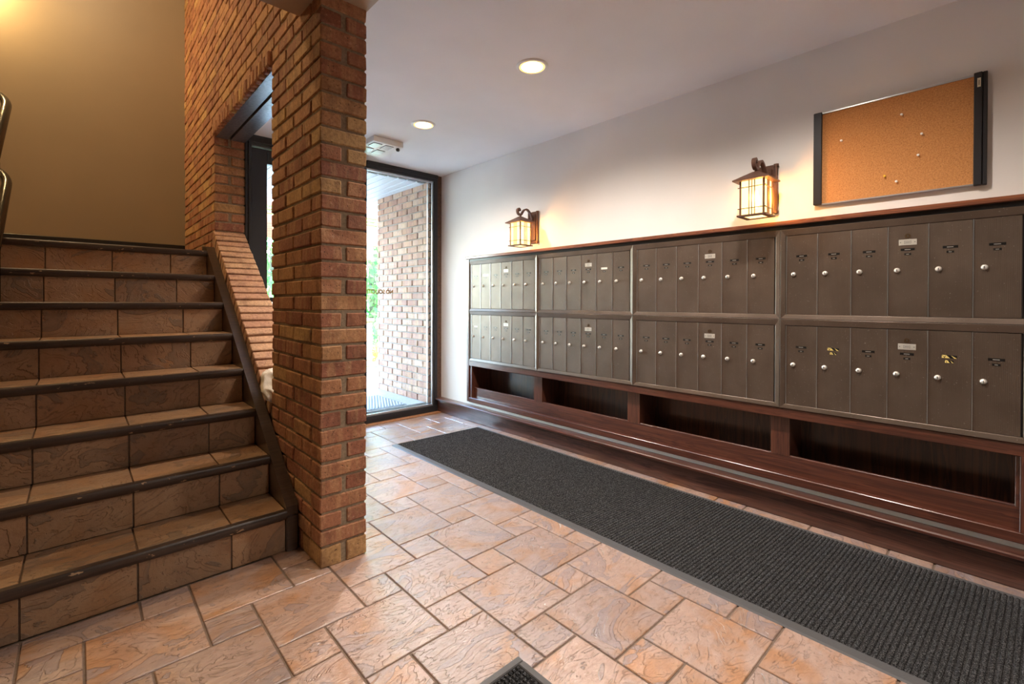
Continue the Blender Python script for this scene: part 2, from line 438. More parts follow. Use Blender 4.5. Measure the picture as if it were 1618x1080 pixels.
# lobby side skin above the entrance, hidden slab over lobby ceiling
P('floor', MB().box(-1.7, XR+.2, -2.6, YD+.12, -.08, -.0045), M['grout'], struct=True)
floor = bpy.data.objects['floor']

# floor tiles: large and small squares in a pinwheel pattern
U = .1468; GX, GY = .8905, 1.3925
pieces = []; under = []
for a in range(-25, 26):
    for c in range(-25, 26):
        i0 = 2*a + c*1; j0 = 1*a - 2*c
        for (ii, jj, n) in ((i0, j0, 2), (i0+1, j0+2, 1)):
            x0 = GX + ii*U + .0035; y0 = GY + jj*U + .0035; x1 = GX + (ii+n)*U - .0035; y1 = GY + (jj+n)*U - .0035
            if x1 < -1.6 or x0 > 2.6 or y1 < -1.4 or y0 > 3.76: continue
            x0 = max(x0, -1.69); x1 = min(x1, 2.598); y1 = min(y1, 3.762)
            def clip(x0, x1, y0, y1):
                # keep clear of the stairs and the brick pier
                if y1 > 2.108 and x0 < .66:
                    if x1 <= .70 and y0 >= 2.10: return None
                    if x1 <= .71: y1 = 2.108
                if x1-x0 < .01 or y1-y0 < .01: return None
                return x0, x1, y0, y1
            q = clip(x0, x1, y0, y1)
            if q is None: continue
            p = (q[0], q[1], q[2], q[3], -.012, 0.0)
            hidden = p[0] > 1.76 and p[1] < 2.50 and p[3] < 3.09
            (under if hidden else pieces).append(p)
ranked = under
def tsc(p):
    c = ((p[0]+p[1])/2, (p[2]+p[3])/2, 0)
    q = px(c)
    if q is None or not inview(c, 120): return -1
    if p in underset: return -1
    if c[0] < XP and c[1] > 2.12: return -1
    return 1/q[2]
underset = set(under)
put_pieces('tile', pieces+under, M['tile'], floor, 300, 0.0, .0022, 'tile_field', tsc)

# threshold strip and baseboard
P('trim_1', MB().cbox(XQ, 2.60, 3.768, YD+.0, -.002, .005, .0015), M['thresh'], struct=True)
bb = P('baseboard_right', MB().cbox(2.595, XR, -2.6, YD-.003, 0, .121, .003), mat_wood('baseboard_oak', (.055, .020, .014), (.12, .050, .034), 'y', .28), struct=True)
P('baseboard_cap', MB().prism([(2.568, .122), (2.573, .119), (XR, .119), (XR, .137), (2.574, .137), (2.568, .132)], -2.6, YD-.003, 'y'), M['oak'], bb)

# ------------------------------------------------------------ brick pier at the end of the dividing wall
MT = .0107
def row_z(j): t = B0+(j+1)*BC; return (0.0 if j == 0 else t-(BC-MT)), t
core = MB().box(XP+.0065, XQ-.0065, YP+.0065, YO-.006, 0, ZC+.02)
pier = P('wall_pier', core, M['mortar'], struct=True)
pc = []
for j in range(34):
    z0, z1 = row_z(j); L = (YO-YP)
    m3 = L/3
    if j % 2 == 0:
        for k in range(3):
            y0 = YP+k*m3; pc.append((XP, XP+.0865, y0 + (0 if k == 0 else MT/2), y0+m3-(MT/2 if k < 2 else 0), z0, z1))
            pc.append((XQ-.0865, XQ, y0 + (0 if k == 0 else MT/2), y0+m3-(MT/2 if k < 2 else 0), z0, z1))
    else:
        pc.append((XP, XQ, YP, YP+m3/2-MT/2, z0, z1)); pc.append((XP, XQ, YP+2.5*m3+MT/2, YO, z0, z1))
        for k in range(2):
            y0 = YP+m3/2+k*m3
            pc.append((XP, XP+.0865, y0+MT/2, y0+m3-MT/2, z0, z1)); pc.append((XQ-.0865, XQ, y0+MT/2, y0+m3-MT/2, z0, z1))
pc = [tuple(v + (random.uniform(-.0025, .0025) if i in (0, 2) else 0) for i, v in enumerate(p)) for p in pc]
def psc(p):
    c = ((p[0]+p[1])/2, (p[2]+p[3])/2, (p[4]+p[5])/2)
    if p[0] > .75 and p[2] > YP+.05: return -1     # lobby side of the pier, turned away
    return 1/px(c)[2]
put_pieces('brick', pc, M['brick'], pier, 300, .0016, .004, 'brick_field', psc)

# ------------------------------------------------------------ dividing wall behind the pier
def sill_z(y): return 1.578 + .767*(y-3.857)
core = MB()
core.box(XP+.0065, XQ-.0065, YJ+.008, YBK, 0, 4.75)
core.box(XP+.0065, XQ-.0065, YP+.02, YJ+.1, 2.33, 4.75)
core.prism([(YO-.05, 0), (YJ+.05, 0), (YJ+.05, sill_z(YJ+.05)-.03), (YO-.05, sill_z(YO-.05)-.03)], XP+.0065, XQ-.0065, 'x')
wm = P('wall_middle', core, M['mortar'], struct=True)
pc = []
for j in range(17, 69):
    z0, z1 = row_z(j); off = 0 if j % 2 == 0 else .1016
    if z0 > 4.74: break
    ystart = YP if z0 > 2.32 else YJ
    if j < 34 and z1 > 2.25 and False: continue
    # jamb rows
    if ystart == YJ:
        if j % 2 == 1: pc.append((XP, XQ, YJ, YJ+.0925, z0, z1)); y = YJ+.1035
        else:
            pc.append((XP, XP+.0875, YJ, YJ+.1925, z0, z1)); pc.append((XQ-.085, XQ, YJ, YJ+.1925, z0, z1)); y = YJ+.2035
    else:
        y = YP - off
    while y < YBK-.01:
        y1 = min(y+.1925, YBK)
        if y1-max(y, ystart) > .03: pc.append((XP, XP+.09, max(y, ystart), y1, z0, z1))
        y += .2032
pc = [tuple(v + (random.uniform(-.003, .003) if i == 0 else 0) for i, v in enumerate(p)) for p in pc]
def wsc(p):
    c = ((p[0]+p[1])/2, (p[2]+p[3])/2, (p[4]+p[5])/2)
    if not inview(c, 10) or p[4] < 1.45 or p[3] < 2.1: return -1
    if p[0] > .75: return 1
    return 1/px(c)[2]
put_pieces('brick', pc, M['brick'], wm, 300, .0016, .004, 'brick_field', wsc)
# lower face strip under the sill on the stair side
mb = MB()
for j in range(0, 24):
    z0, z1 = row_z(j)
    y = YO - (.1 if j % 2 else 0)
    while y < YJ:
        a, c_ = max(y, YO), min(y+.1925, YJ)
        if sill_z(a)-.1 > z1 and c_-a > .02: mb.cbox(XP, XP+.09, a, c_, z0, z1, .004)
        elif sill_z(c_)-.1 > z1:
            a2 = 3.857 + (z1+.1-1.578)/.767
            if c_-a2 > .02: mb.cbox(XP, XP+.09, a2, c_, z0, z1, .004)
        y += .2032
P('brick_field', mb, M['brick'], wm, stuff=True)
# rowlock sill bricks running down the slope
ang = math.atan(.767); ux, uz = math.cos(ang), math.sin(ang)
n = 26; y = YJ+.012; z = 0
meshes = [MB().cbox(-.0985, .0985, -.028, .028, -.092, 0, .004, jit=.0022).mesh('sill_brick', [M['sill']]) for _ in range(5)]
for i in range(n):
    d = .034 + i*.0677; yy = YJ+.02 - d*ux
    if yy < YO-.01: break
    o = link('sill_brick', meshes[i % 5], wm, ((XP+XQ)/2-.003+random.uniform(-.003, .003), yy, sill_z(yy)+random.uniform(-.0015, .0015)), (ang, 0, 0))
# rowlock header above the opening and the two steel lintel plates
meshes = [MB().cbox(0, .10, -.0265, .0265, 0, .085, .009, jit=.003).mesh('header_brick', [M['brick']]) for _ in range(5)]
for i in range(20):
    yy = YJ-.034-i*.0668
    link('header_brick', meshes[i % 5], wm, (XP-.015+random.uniform(-.003, .003), yy, 2.2385))
P('lintel_plate', MB().cbox(XP+.012, XP+.088, YO-.02, YJ+.01, 2.236, 2.247, .002).box(XP+.078, XP+.088, YO-.02, YJ+.01, 2.247, 2.32), M['steel'], wm)
P('lintel_plate', MB().cbox(XP+.102, XQ, YO-.02, YJ+.01, 2.236, 2.247, .002).box(XP+.102, XP+.110, YO-.02, YJ+.01, 2.247, 2.32), M['steel'], wm)
P('lintel_gap_shade', MB().box(XP+.088, XP+.102, YO-.02, YJ, 2.262, 2.32), M['black'], wm)  # black box stands for the shade between the two plates
P('header_skin', MB().box(XQ-.02, XQ, YO-.02, YJ+.1, 2.249, ZC), M['ceil'], wm)

# ------------------------------------------------------------ staircase
st = thing('staircase', (.2, Y0, 0), 'brown slate-tiled staircase with chipped dark wooden nosings rising left of the brick pier', 'stairs')
XL = -1.05
mb = MB()
for i in range(8):
    y = Y0+i*T_+.026; top = (i+1)*R_-.008
    mb.box(XL, XS, y, Y0+8*T_ if i < 7 else YBK-.016, i*R_ if i else 0, top)
P('stair_core', mb, M['grout'], st, (.2, Y0, 0))
JX = [-1.04, -.7265, -.4345, -.1405, .154, .4495, XS-.002]
for i in range(8):
    y = Y0+i*T_; z = (i+1)*R_; sh = [.0, .004, .006, .006, .004, .003, .002, .0][i]
    P('nosing', MB().prism([(y+.030, z-.040), (y+.008, z-.038), (y+.002, z-.030), (y, z-.016), (y+.002, z-.005), (y+.007, z), (y+.030, z)], XL, XS, 'x'), M['nosing'], st, (.2, y, z), smooth='auto')
    for k in range(6):
        x0, x1 = JX[k]+.0025+sh, JX[k+1]-(.0025 if k < 5 else 0)+(sh if k < 5 else 0)
        c = ((x0+x1)/2, y+.018, z-.1)
        # riser tile
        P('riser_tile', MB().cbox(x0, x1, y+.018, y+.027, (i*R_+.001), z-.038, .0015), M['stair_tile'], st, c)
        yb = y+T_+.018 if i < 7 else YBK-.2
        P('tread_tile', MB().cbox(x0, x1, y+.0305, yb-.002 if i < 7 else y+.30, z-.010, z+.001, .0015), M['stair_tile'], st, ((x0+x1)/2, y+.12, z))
mb = MB().box(XL, XS, Y0+7*T_+.30, YBK-.016, 8*R_-.01, 8*R_)
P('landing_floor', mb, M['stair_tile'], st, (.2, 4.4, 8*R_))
# skirt board (stringer) with its foot post
nl = lambda yy: R_ + (yy-Y0)*R_/T_
mb = MB().prism([(Y0+.012, 0), (3.95, 0), (3.95, 8*R_+.045), (3.815, 8*R_+.032), (Y0+.012, R_+.012)], XS, XP-.006, 'x')
P('skirt_board', mb, M['stairwood'], st, (XS, Y0, 0))
P('skirt_board_end', MB().cbox(XS-.001, XP-.01, Y0+.001, Y0+.03, 0, .150, .004), M['stairwood'], st, (XS, Y0, 0))

# pipe railing between the two flights
rl = thing('stair_railing', (-.31, 3.2, 1.2), 'black glossy pipe railing with two rounded bends at the left edge above the stairs', 'railing')
def bend(zc):
    c0 = Vector((-.31, 4.02, zc-.135)); d0 = Vector((0, 1, .747)).normalized(); d1 = Vector((-1, .05, .18)).normalized()
    p1 = c0 + d0*.20; p2 = p1 + d1*.16
    pts = [(-.31, 2.2, zc-.135-.747*1.82), tuple(c0)]
    for i in range(1, 10):
        t = i/10; pts.append(tuple(c0*(1-t)**2 + p1*2*t*(1-t) + p2*t*t))
    return pts + [tuple(p2), tuple(p2+d1*.35)]
P('handrail', MB().tube(bend(2.345), .023, 12), M['rail'], rl, (-.31, 3.2, 1.2), True)
P('lower_rail', MB().tube(bend(1.885), .023, 12), M['rail'], rl, (-.31, 3.2, 1.2), True)
for yy in (2.6, 3.5):
    P('post', MB().tube([(-.31, yy, (math.floor((yy-Y0)/T_)+1)*R_+.002), (-.31, yy, 2.14-.627*(4.08-yy))], .019, 10), M['rail'], rl, (-.31, yy, nl(yy)), True)

# ------------------------------------------------------------ entrance: door and side window
dr = P('door_1', MB().cbox(XQ, .945, YD, YD+.11, 0, ZC, .002).cbox(.945, 1.83, YD, YD+.11, 2.232, ZC, .002).cbox(1.805, 1.855, YD, YD+.11, 0, 2.245, .002)
       .cbox(.925, .945, YD-.012, YD+.02, 0, 2.255, .002).cbox(.90, 1.83, YD-.012, YD+.0, 2.255, ZC, .002), M['bronze'], struct=True)
P('door_leaf', MB().cbox(.947, 1.061, YD+.028, YD+.072, .01, 2.226, .003).cbox(1.705, 1.803, YD+.028, YD+.072, .01, 2.226, .003)
  .cbox(1.061, 1.705, YD+.028, YD+.072, 2.118, 2.226, .003).cbox(1.061, 1.705, YD+.028, YD+.072, .01, .25, .003).cbox(1.061, 1.705, YD+.028, YD+.072, 1.02, 1.105, .003), M['bronze'], dr)
P('door_glass', MB().box(1.05, 1.715, YD+.047, YD+.053, .24, 2.125), M['glass'], dr)
P('push_bar', MB().tube([(1.08, YD-.01, 1.06), (1.69, YD-.01, 1.06)], .014, 10).tube([(1.10, YD-.01, 1.06), (1.10, YD+.03, 1.06)], .01, 8).tube([(1.67, YD-.01, 1.06), (1.67, YD+.03, 1.06)], .01, 8), M['alu'], dr)
wn = P('window_1', MB().cbox(1.855, 2.593, YD, YD+.11, 2.243, ZC, .002).cbox(1.855, 2.593, YD, YD+.11, 0, .062, .002).cbox(2.553, 2.593, YD, YD+.11, .062, 2.243, .002)
       .cbox(1.855, 2.593, YD-.008, YD, 2.270, ZC, .002), M['bronze'], struct=True)
P('frame_edge', MB().cbox(2.593, XR, YD+.01, YD+.11, 0, ZC, .002), simple('rusty_brown_strip', (.10, .05, .03), .7, 0, 60, .3, .4), wn)
P('glazing_bead', MB().cbox(1.855, 2.553, YD+.015, YD+.03, .062, .080, .001).cbox(1.855, 2.553, YD+.015, YD+.03, 2.226, 2.243, .001).cbox(2.536, 2.553, YD+.015, YD+.03, .08, 2.226, .001).cbox(2.515, 2.53, YD+.06, YD+.075, .08, 2.226, .001), M['alu'], wn)
P('glass_pane', MB().box(1.856, 2.55, YD+.036, YD+.042, .07, 2.235), M['glass'], wn)
cu = bpy.data.curves.new('lettering', 'FONT'); cu.body = 'NO SOLICITING'; cu.size = .050; cu.extrude = .0003; cu.offset = .0022; cu.space_character = .98
tmp = bpy.data.objects.new('tmp', cu); COL.objects.link(tmp); dg = bpy.context.evaluated_depsgraph_get()
me = bpy.data.meshes.new_from_object(tmp.evaluated_get(dg)); bpy.data.objects.remove(tmp); me.materials.clear(); me.materials.append(M['gold']); me.name = 'lettering'
wdt = max(v.co.x for v in me.vertices)
o = link('lettering', me, wn, (2.134, YD+.0435, 1.147), (math.pi/2, 0, math.pi)); o.scale = (.325/wdt, 1, 1)

# ------------------------------------------------------------ mailbox cabinet (oak surround with four cubbies)
cb = thing('mailbox_cabinet', (XF, 1.6, .165), 'dark red oak surround holding the mailboxes with open cubbies beneath on the right wall', 'cabinet')
XB = XF+.043
A = (XF, 1.6, .165)
P('top_rail', MB().cbox(XF-.018, XR+.012, -.30, 3.392, 1.460, 1.482, .003), M['oak_lamplit'], cb, A)
P('top_gap_shade', MB().box(XF+.004, XR+.02, -.30, 3.36, 1.436, 1.461), M['black'], cb, A)  # black strip paints the shaded gap under the top rail
P('end_stile', MB().cbox(XF, XR+.01, 3.361, 3.392, .168, 1.461, .003), M['oak_v'], cb, A)
P('end_panel', MB().box(XF+.012, XB+.21, 3.333, 3.3605, .167, 1.44), M['oak_v'], cb, A)
P('middle_rail', MB().cbox(XF, XR+.01, -.30, 3.361, .495, .5445, .003), M['oak'], cb, A)
P('bottom_rail', MB().cbox(XF, XR+.01, -.30, 3.361, .166, .207, .003), M['oak'], cb, A)
P('fascia_board', MB().cbox(XB, XB+.018, -.30, 3.333, .19, .2965, .002), M['oak'], cb, A)
for (y0, y1) in ((.770, .859), (1.630, 1.721), (2.487, 2.576), (-.30, -.003)):
    P('stile', MB().cbox(XB-.001, XB+.02, y0, y1, .290, .50, .002), M['oak_v'], cb, A)
    P('divider', MB().box(XB+.02, XB+.20, y0+.004, y1-.004, .20, .50), M['oak_v'], cb, A)
P('right_stile', MB().cbox(XF, XR+.01, -.30, -.0155, .207, .497, .002), M['oak_v'], cb, A)
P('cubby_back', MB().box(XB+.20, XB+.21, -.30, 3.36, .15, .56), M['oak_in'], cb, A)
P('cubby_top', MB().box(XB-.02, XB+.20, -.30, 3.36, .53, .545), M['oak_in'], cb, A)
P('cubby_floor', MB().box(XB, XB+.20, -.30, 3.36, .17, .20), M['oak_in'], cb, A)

# ------------------------------------------------------------ mailboxes: eight banks of six doors
SEC = .8488; YM = 3.350; FZ = .4475
def frame_mb():
    """mitred bevelled picture frame, local: y 0..-SEC, z 0..FZ"""
    mb = MB()
    prof = [(0, .010), (.0004, -.0008), (.0016, -.0016), (.0205, .0036), (.0222, .0048), (.0230, .0100), (.0230, .03), (0, .03)]
    W_, H_ = SEC-.001, FZ-.001
    top_extra = .010
    ring = []
    for d, x in prof:
        dt = d*(1.40 if d > .012 else 1)
        ring.append([(x, -d, d), (x, -(W_-d), d), (x, -(W_-d), H_-dt), (x, -d, H_-dt)])
    n = len(prof); vs = [p for r in ring for p in r]; fs = []
    for i in range(n):
        j = (i+1) % n
        for k in range(4): fs.append((i*4+k, i*4+(k+1) % 4, j*4+(k+1) % 4, j*4+k))
    return mb.add(vs, fs)
frame_me = frame_mb().mesh('frame', [M['mailframe']])
PW = .1325; DZ0, DZ1 = .0235, FZ-.034
door_me = MB().cbox(.006, .018, -(PW-.0022), 0, DZ0, DZ1, .0012).mesh('door', [M['mail']])
edge_me = MB().box(.003, .010, -.0022, 0, DZ0, DZ1).mesh('door_edge', [M['alu']])
back_me = MB().box(.0165, .03, -(SEC-.022), -.022, .02, FZ-.03).mesh('back_panel', [M['dark']])
lock_me = MB().lathe([(.0108, 0), (.0108, -.004), (.0095, -.007), (.006, -.0105), (.004, -.011)], (0, 0, 0), 'x', 18).box(-.0125, -.0100, -.0012, .0012, -.005, .005, 1).mesh('lock', [M['chrome'], M['dark']], 'auto')
def label_me(w, h, style):
    mb = MB().box(-.0006, 0, -w/2, w/2, -h/2, h/2, 0)
    if style == 'print': mb.box(-.0009, -.0006, -w*.20, w*.22, -h*.13, h*.10, 1); return mb.mesh('label', [M['label'], M['faint']])
    if style == 'white': return mb.mesh('label', [M['print']])
    mb.add([(-.0009, -w/2, -h/2), (-.0009, -w*.1, h*.5), (-.0009, -w*.32, -h*.5)], [(0, 1, 2)], 1)
    mb.add([(-.0009, -w*.05, -h/2), (-.0009, w*.2, h*.5), (-.0009, w*.3, -h*.5)], [(0, 1, 2)], 1); mb.add([(-.0009, w*.3, -h*.5), (-.0009, w*.48, h*.4), (-.0009, w*.5, -h*.5)], [(0, 1, 2)], 1)
    mb.add([(-.0009, w*.2, h*.5), (-.0009, w*.48, h*.5), (-.0009, w*.33, -h*.1)], [(0, 1, 2)], 1)
    return mb.mesh('label', [M['label'], M['yellow']])
LM = {('n', 'p'): label_me(.046, .0105, 'print'), ('u', 'p'): label_me(.0225, .0088, 'print'), ('n', 'w'): label_me(.050, .014, 'white'), ('n', 'W'): label_me(.080, .022, 'white'),
      ('n', 'y'): label_me(.046, .012, 'torn'), ('u', 'y'): label_me(.026, .010, 'torn')}
badge_me = MB().cbox(-.0016, 0, -.0295, .0295, -.0125, .0125, .0008).box(-.0020, -.0016, -.011, .011, -.0062, -.0052, 1).box(-.0020, -.0016, -.011, .011, .0052, .0062, 1).box(-.0020, -.0016, -.011, -.010, -.0062, .0062, 1)\
    .box(-.0020, -.0016, .010, .011, -.0062, .0062, 1).box(-.0019, -.0016, -.008, .008, -.001, .001, 1).box(-.0022, -.0016, -.025, -.022, -.0015, .0015, 1).box(-.0022, -.0016, .022, .025, -.0015, .0015, 1).mesh('badge', [M['plate'], M['dark']])
key_me = MB().lathe([(.0100, 0), (.0100, -.0015), (.0078, -.0018), (.0070, -.0006)], (0, 0, 0), 'x', 18).box(-.0024, -.0006, -.0012, .0012, -.004, .004, 1).mesh('keyhole', [simple('brass_keyhole', (.10, .06, .03), .4, .7), M['dark']], 'auto')
special = {(0, 1, 1): 'W', (0, 0, 0): 'w', (1, 1, 4): 'w', (3, 0, 1): 'y', (3, 0, 4): 'y'}
where = ['column nearest the glass door', 'second column from the door', 'third column from the door', 'column under the cork board']
for sec in range(4):
    for up in (1, 0):
        z = .545 + up*FZ; y = YM - sec*SEC
        extra = {(0, 1): ' with one wide white label', (0, 0): '', (1, 1): ' with one white label', (3, 0): ' with two torn yellow labels'}.get((sec, up), '')
        o = thing('mailbox_bank', (XF-.006, y, z), ('upper' if up else 'lower') + ' bank of six mailboxes, ' + where[sec] + extra, 'mailboxes', 'banks of apartment mailboxes on the right wall')
        X0 = XF-.006
        link('frame', frame_me, o, (X0, y, z)); link('back_panel', back_me, o, (X0, y, z))
        for k in range(6):
            yd = y - .0265 - k*PW
            d = link('door', door_me, o, (X0, yd, z)); link('door_edge', edge_me, d, (X0, yd+.0012, z))
            fx = X0+.006
            link('lock', lock_me, d, (fx, yd-.031, z+.2215))
            stl = special.get((sec, up, k), 'p'); yc = yd-.0655
            dz = .310
            link('name_label', LM[('n', stl)], d, (fx, yc, z+dz+(.004 if stl == 'W' else 0)))
            link('number_label', LM[('u', 'y' if stl == 'y' else 'p')], d, (fx, yc, z+dz-.020))
            if k == 3:
                link('badge', badge_me, d, (fx, yc, z+.341)); link('keyhole', key_me, d, (fx, yc, z+.368))

# ------------------------------------------------------------ cork board and pins
XC = XR-.022
ck = thing('cork_board', (XC, .37, 1.54), 'orange cork notice board with wide dark side rails on the wall above the mailboxes', 'notice board')
A = (XC, .37, 1.54)
P('cork_panel', MB().box(XC+.006, XR-.001, .10, .65, 1.546, 1.976), M['cork'], ck, A)
P('side_rail', MB().cbox(XC-.006, XR-.001, .632, .666, 1.544, 1.984, .002), M['bronze'], ck, A)
P('side_rail', MB().cbox(XC-.008, XR-.001, .094, .118, 1.540, 1.984, .002).cbox(XC-.002, XR-.001, .080, .094, 1.540, 1.984, .002), M['bronze'], ck, A)
P('edge_trim', MB().cbox(XC, XR-.001, .118, .632, 1.974, 1.981, .001), M['alu'], ck, A)
P('edge_trim', MB().cbox(XC, XR-.001, .118, .632, 1.541, 1.548, .001), M['alu'], ck, A)
P('paper_tag', MB().box(XC-.0092, XC-.008, .0985, .1085, 1.925, 1.960, 0).box(XC-.0096, XC-.0092, .1025, .1045, 1.932, 1.952, 1), [simple('cream_tag', (.72, .66, .5), .7), M['label']], ck, A)
pin = MB().lathe([(.0042, -.0005), (.0028, -.004), (.0028, -.009), (.0048, -.011), (.0045, -.0125)], (0, 0, 0), 'x', 12)
pinw = pin.mesh('push_pin', [M['pin_w']], 'auto'); piny = MB(); piny.v, piny.f, piny.mi = pin.v, pin.f, pin.mi; piny = piny.mesh('push_pin', [M['pin_y']], 'auto')
for (yy, zz, w, lab) in ((.339, 1.887, 0, 'grey push pin highest up on the cork board'), (.273, 1.787, 0, 'white push pin in the upper right part of the cork board'), (.555, 1.829, 0, 'white push pin nearest the left rail of the cork board'),
                         (.284, 1.700, 0, 'grey push pin at mid height on the right of the cork board'), (.395, 1.633, 1, 'yellow push pin low on the cork board'), (.355, 1.602, 0, 'white push pin lowest on the cork board, beside the yellow one')):
    tag(link('push_pin', piny if w else pinw, None, (XC+.0065, yy, zz)), lab, 'pin', 'push pins on the cork board')

# ------------------------------------------------------------ wall lanterns
def bar(mb, x0, x1, y0, y1, z0, z1): mb.box(x0, x1, y0, y1, z0, z1)
def lantern(yc, label):
    x0, x1 = 2.440, 2.547; xc = (x0+x1)/2; h = .0535; y0, y1 = yc-h, yc+h; z0, z1 = 1.508, 1.692
    A = (xc, yc, 1.50)
    o = thing('wall_lantern', (XR, yc, 1.53), label, 'wall lamp', 'mission style lanterns over the mailboxes')
    pl = P('back_plate', MB().cbox(XR-.012, XR, yc-.050, yc+.050, 1.532, 1.782, .003).cbox(XR-.022, XR-.012, yc-.030, yc+.030, 1.555, 1.76, .004)
           .tube([(XR-.014, yc-.047, 1.536), (XR-.014, yc-.047, 1.778)], .008, 8).tube([(XR-.014, yc+.047, 1.536), (XR-.014, yc+.047, 1.778)], .008, 8)
           .lathe([(.012, 0), (.012, .012)], (XR-.014, yc-.047, 1.770)).lathe([(.012, 0), (.012, .012)], (XR-.014, yc-.047, 1.530)), M['scroll'], o, A)
    # scroll arm: flat strap swept in the xz plane
    pts = [(2.628, 1.665), (2.622, 1.70), (2.607, 1.745), (2.582, 1.778), (2.553, 1.790), (2.526, 1.778), (2.510, 1.757), (2.498, 1.742), (2.480, 1.740), (2.464, 1.752), (2.460, 1.772), (2.472, 1.786), (2.484, 1.778), (2.482, 1.768)]
    # refine with Catmull-Rom
    fine = []
    for i in range(len(pts)-1):
        p0, p1, p2, p3 = [Vector(pts[max(0, min(len(pts)-1, i+k))]) for k in (-1, 0, 1, 2)]
        for s_ in range(4):
            t = s_/4; fine.append(.5*((2*p1)+(-p0+p2)*t+(2*p0-5*p1+4*p2-p3)*t*t+(-p0+3*p1-3*p2+p3)*t**3))
    fine.append(Vector(pts[-1])); vs = []; fs = []
    for i, p in enumerate(fine):
        t = (fine[min(i+1, len(fine)-1)]-fine[max(i-1, 0)]).normalized(); nn = Vector((-t.y, t.x))*.0055; w = .0095
        for a, s2 in ((nn, -w), (nn, w), (-nn, w), (-nn, -w)): vs.append((p.x+a.x, yc+s2, p.y+a.y))
        if i:
            for k in range(4): fs.append(((i-1)*4+k, (i-1)*4+(k+1) % 4, i*4+(k+1) % 4, i*4+k))
    fs += [(3, 2, 1, 0), tuple(len(vs)-4+k for k in range(4))]
    P('scroll_arm', MB().add(vs, fs), M['scroll'], o, A, smooth='auto')
    # hipped roof with overhang
    e = h+.030; zr = 1.676; ap = 1.738
    mb = MB().add([(xc-e, yc-e, zr), (xc+e, yc-e, zr), (xc+e, yc+e, zr), (xc-e, yc+e, zr), (xc-e, yc-e, zr+.006), (xc+e, yc-e, zr+.006), (xc+e, yc+e, zr+.006), (xc-e, yc+e, zr+.006),
                   (xc-.012, yc-.012, ap-.012), (xc+.012, yc-.012, ap-.012), (xc+.012, yc+.012, ap-.012), (xc-.012, yc+.012, ap-.012)],
                  [(0, 1, 5, 4), (1, 2, 6, 5), (2, 3, 7, 6), (3, 0, 4, 7), (4, 5, 9, 8), (5, 6, 10, 9), (6, 7, 11, 10), (7, 4, 8, 11), (8, 9, 10, 11), (3, 2, 1, 0)])
    mb.lathe([(.010, ap-.014), (.006, ap-.002), (.008, ap+.006), (.004, ap+.012)], (xc, yc, 0), 'z', 12)
    P('roof', mb, M['scroll'], o, A)
    mb = MB(); t = .004
    for xx in (x0, x1):
        for yy in (y0, y1): mb.box(xx-t, xx+t, yy-t, yy+t, z0, z1-.012)
    # doubled upright bars and the crossing rails on each face
    s = .0018
    for zz in (z0+.032, z1-.048):
        mb.box(x0-.006, x1+.006, y0-.006, y0-.002, zz-s, zz+s); mb.box(x0-.006, x1+.006, y1+.002, y1+.006, zz-s, zz+s)
        mb.box(x0-.006, x0-.002, y0-.012, y1+.012, zz-s, zz+s); mb.box(x1+.002, x1+.006, y0-.006, y1+.006, zz-s, zz+s)
    for f in (-.013, 0, .013):
        mb.box(x0-.004, x0-.001, yc+f-s, yc+f+s, z0, z1-.014); mb.box(x1+.001, x1+.004, yc+f-s, yc+f+s, z0, z1-.014)
        mb.box(xc+f-s, xc+f+s, y0-.004, y0-.001, z0, z1-.014); mb.box(xc+f-s, xc+f+s, y1+.001, y1+.004, z0, z1-.014)
    P('cage_bars', mb, M['bars'], o, A)
    mb = MB(); w = .010; q = .014   # bottom tray: open square ring, lit from inside
    mb.box(x0-q, x1+q, y0-q, y0+w, z0-.008, z0).box(x0-q, x1+q, y1-w, y1+q, z0-.008, z0).box(x0-q, x0+w, y0+w, y1-w, z0-.008, z0).box(x1-w, x1+q, y0+w, y1-w, z0-.008, z0)
    P('bottom_tray', mb, M['scroll'], o, A)
    for (a, b_, c_, d) in ((x0, x0+.0015, y0+t, y1-t), (x1-.0015, x1, y0+t, y1-t), (x0+t, x1-t, y0, y0+.0015), (x0+t, x1-t, y1-.0015, y1)):
        P('glass_pane', MB().box(a, b_, c_, d, z0+.001, z1-.016), M['pane_l'], o, A)
    P('glass_pane', MB().box(x0+w, x1-w, y0+w, y1-w, z0-.005, z0-.003), M['pane_l'], o, A)
    P('bulb', MB().lathe([(.006, .0), (.017, .012), (.021, .032), (.016, .055), (.009, .072), (.009, .085)], (xc, yc, 1.545), 'z', 14), M['bulb'], o, A, True)
    ld = bpy.data.lights.new('lantern_light', 'POINT'); ld.energy = SCONCE_W; ld.color = (1, .55, .15); ld.shadow_soft_size = .022
    lo = link('lantern_light', ld, o, (xc, yc-.028, 1.600))
    return o
lantern(2.566, 'far lit bronze mission lantern with scroll arm, nearer the entrance')
lantern(.880, 'near lit bronze mission lantern with scroll arm, beside the cork board')

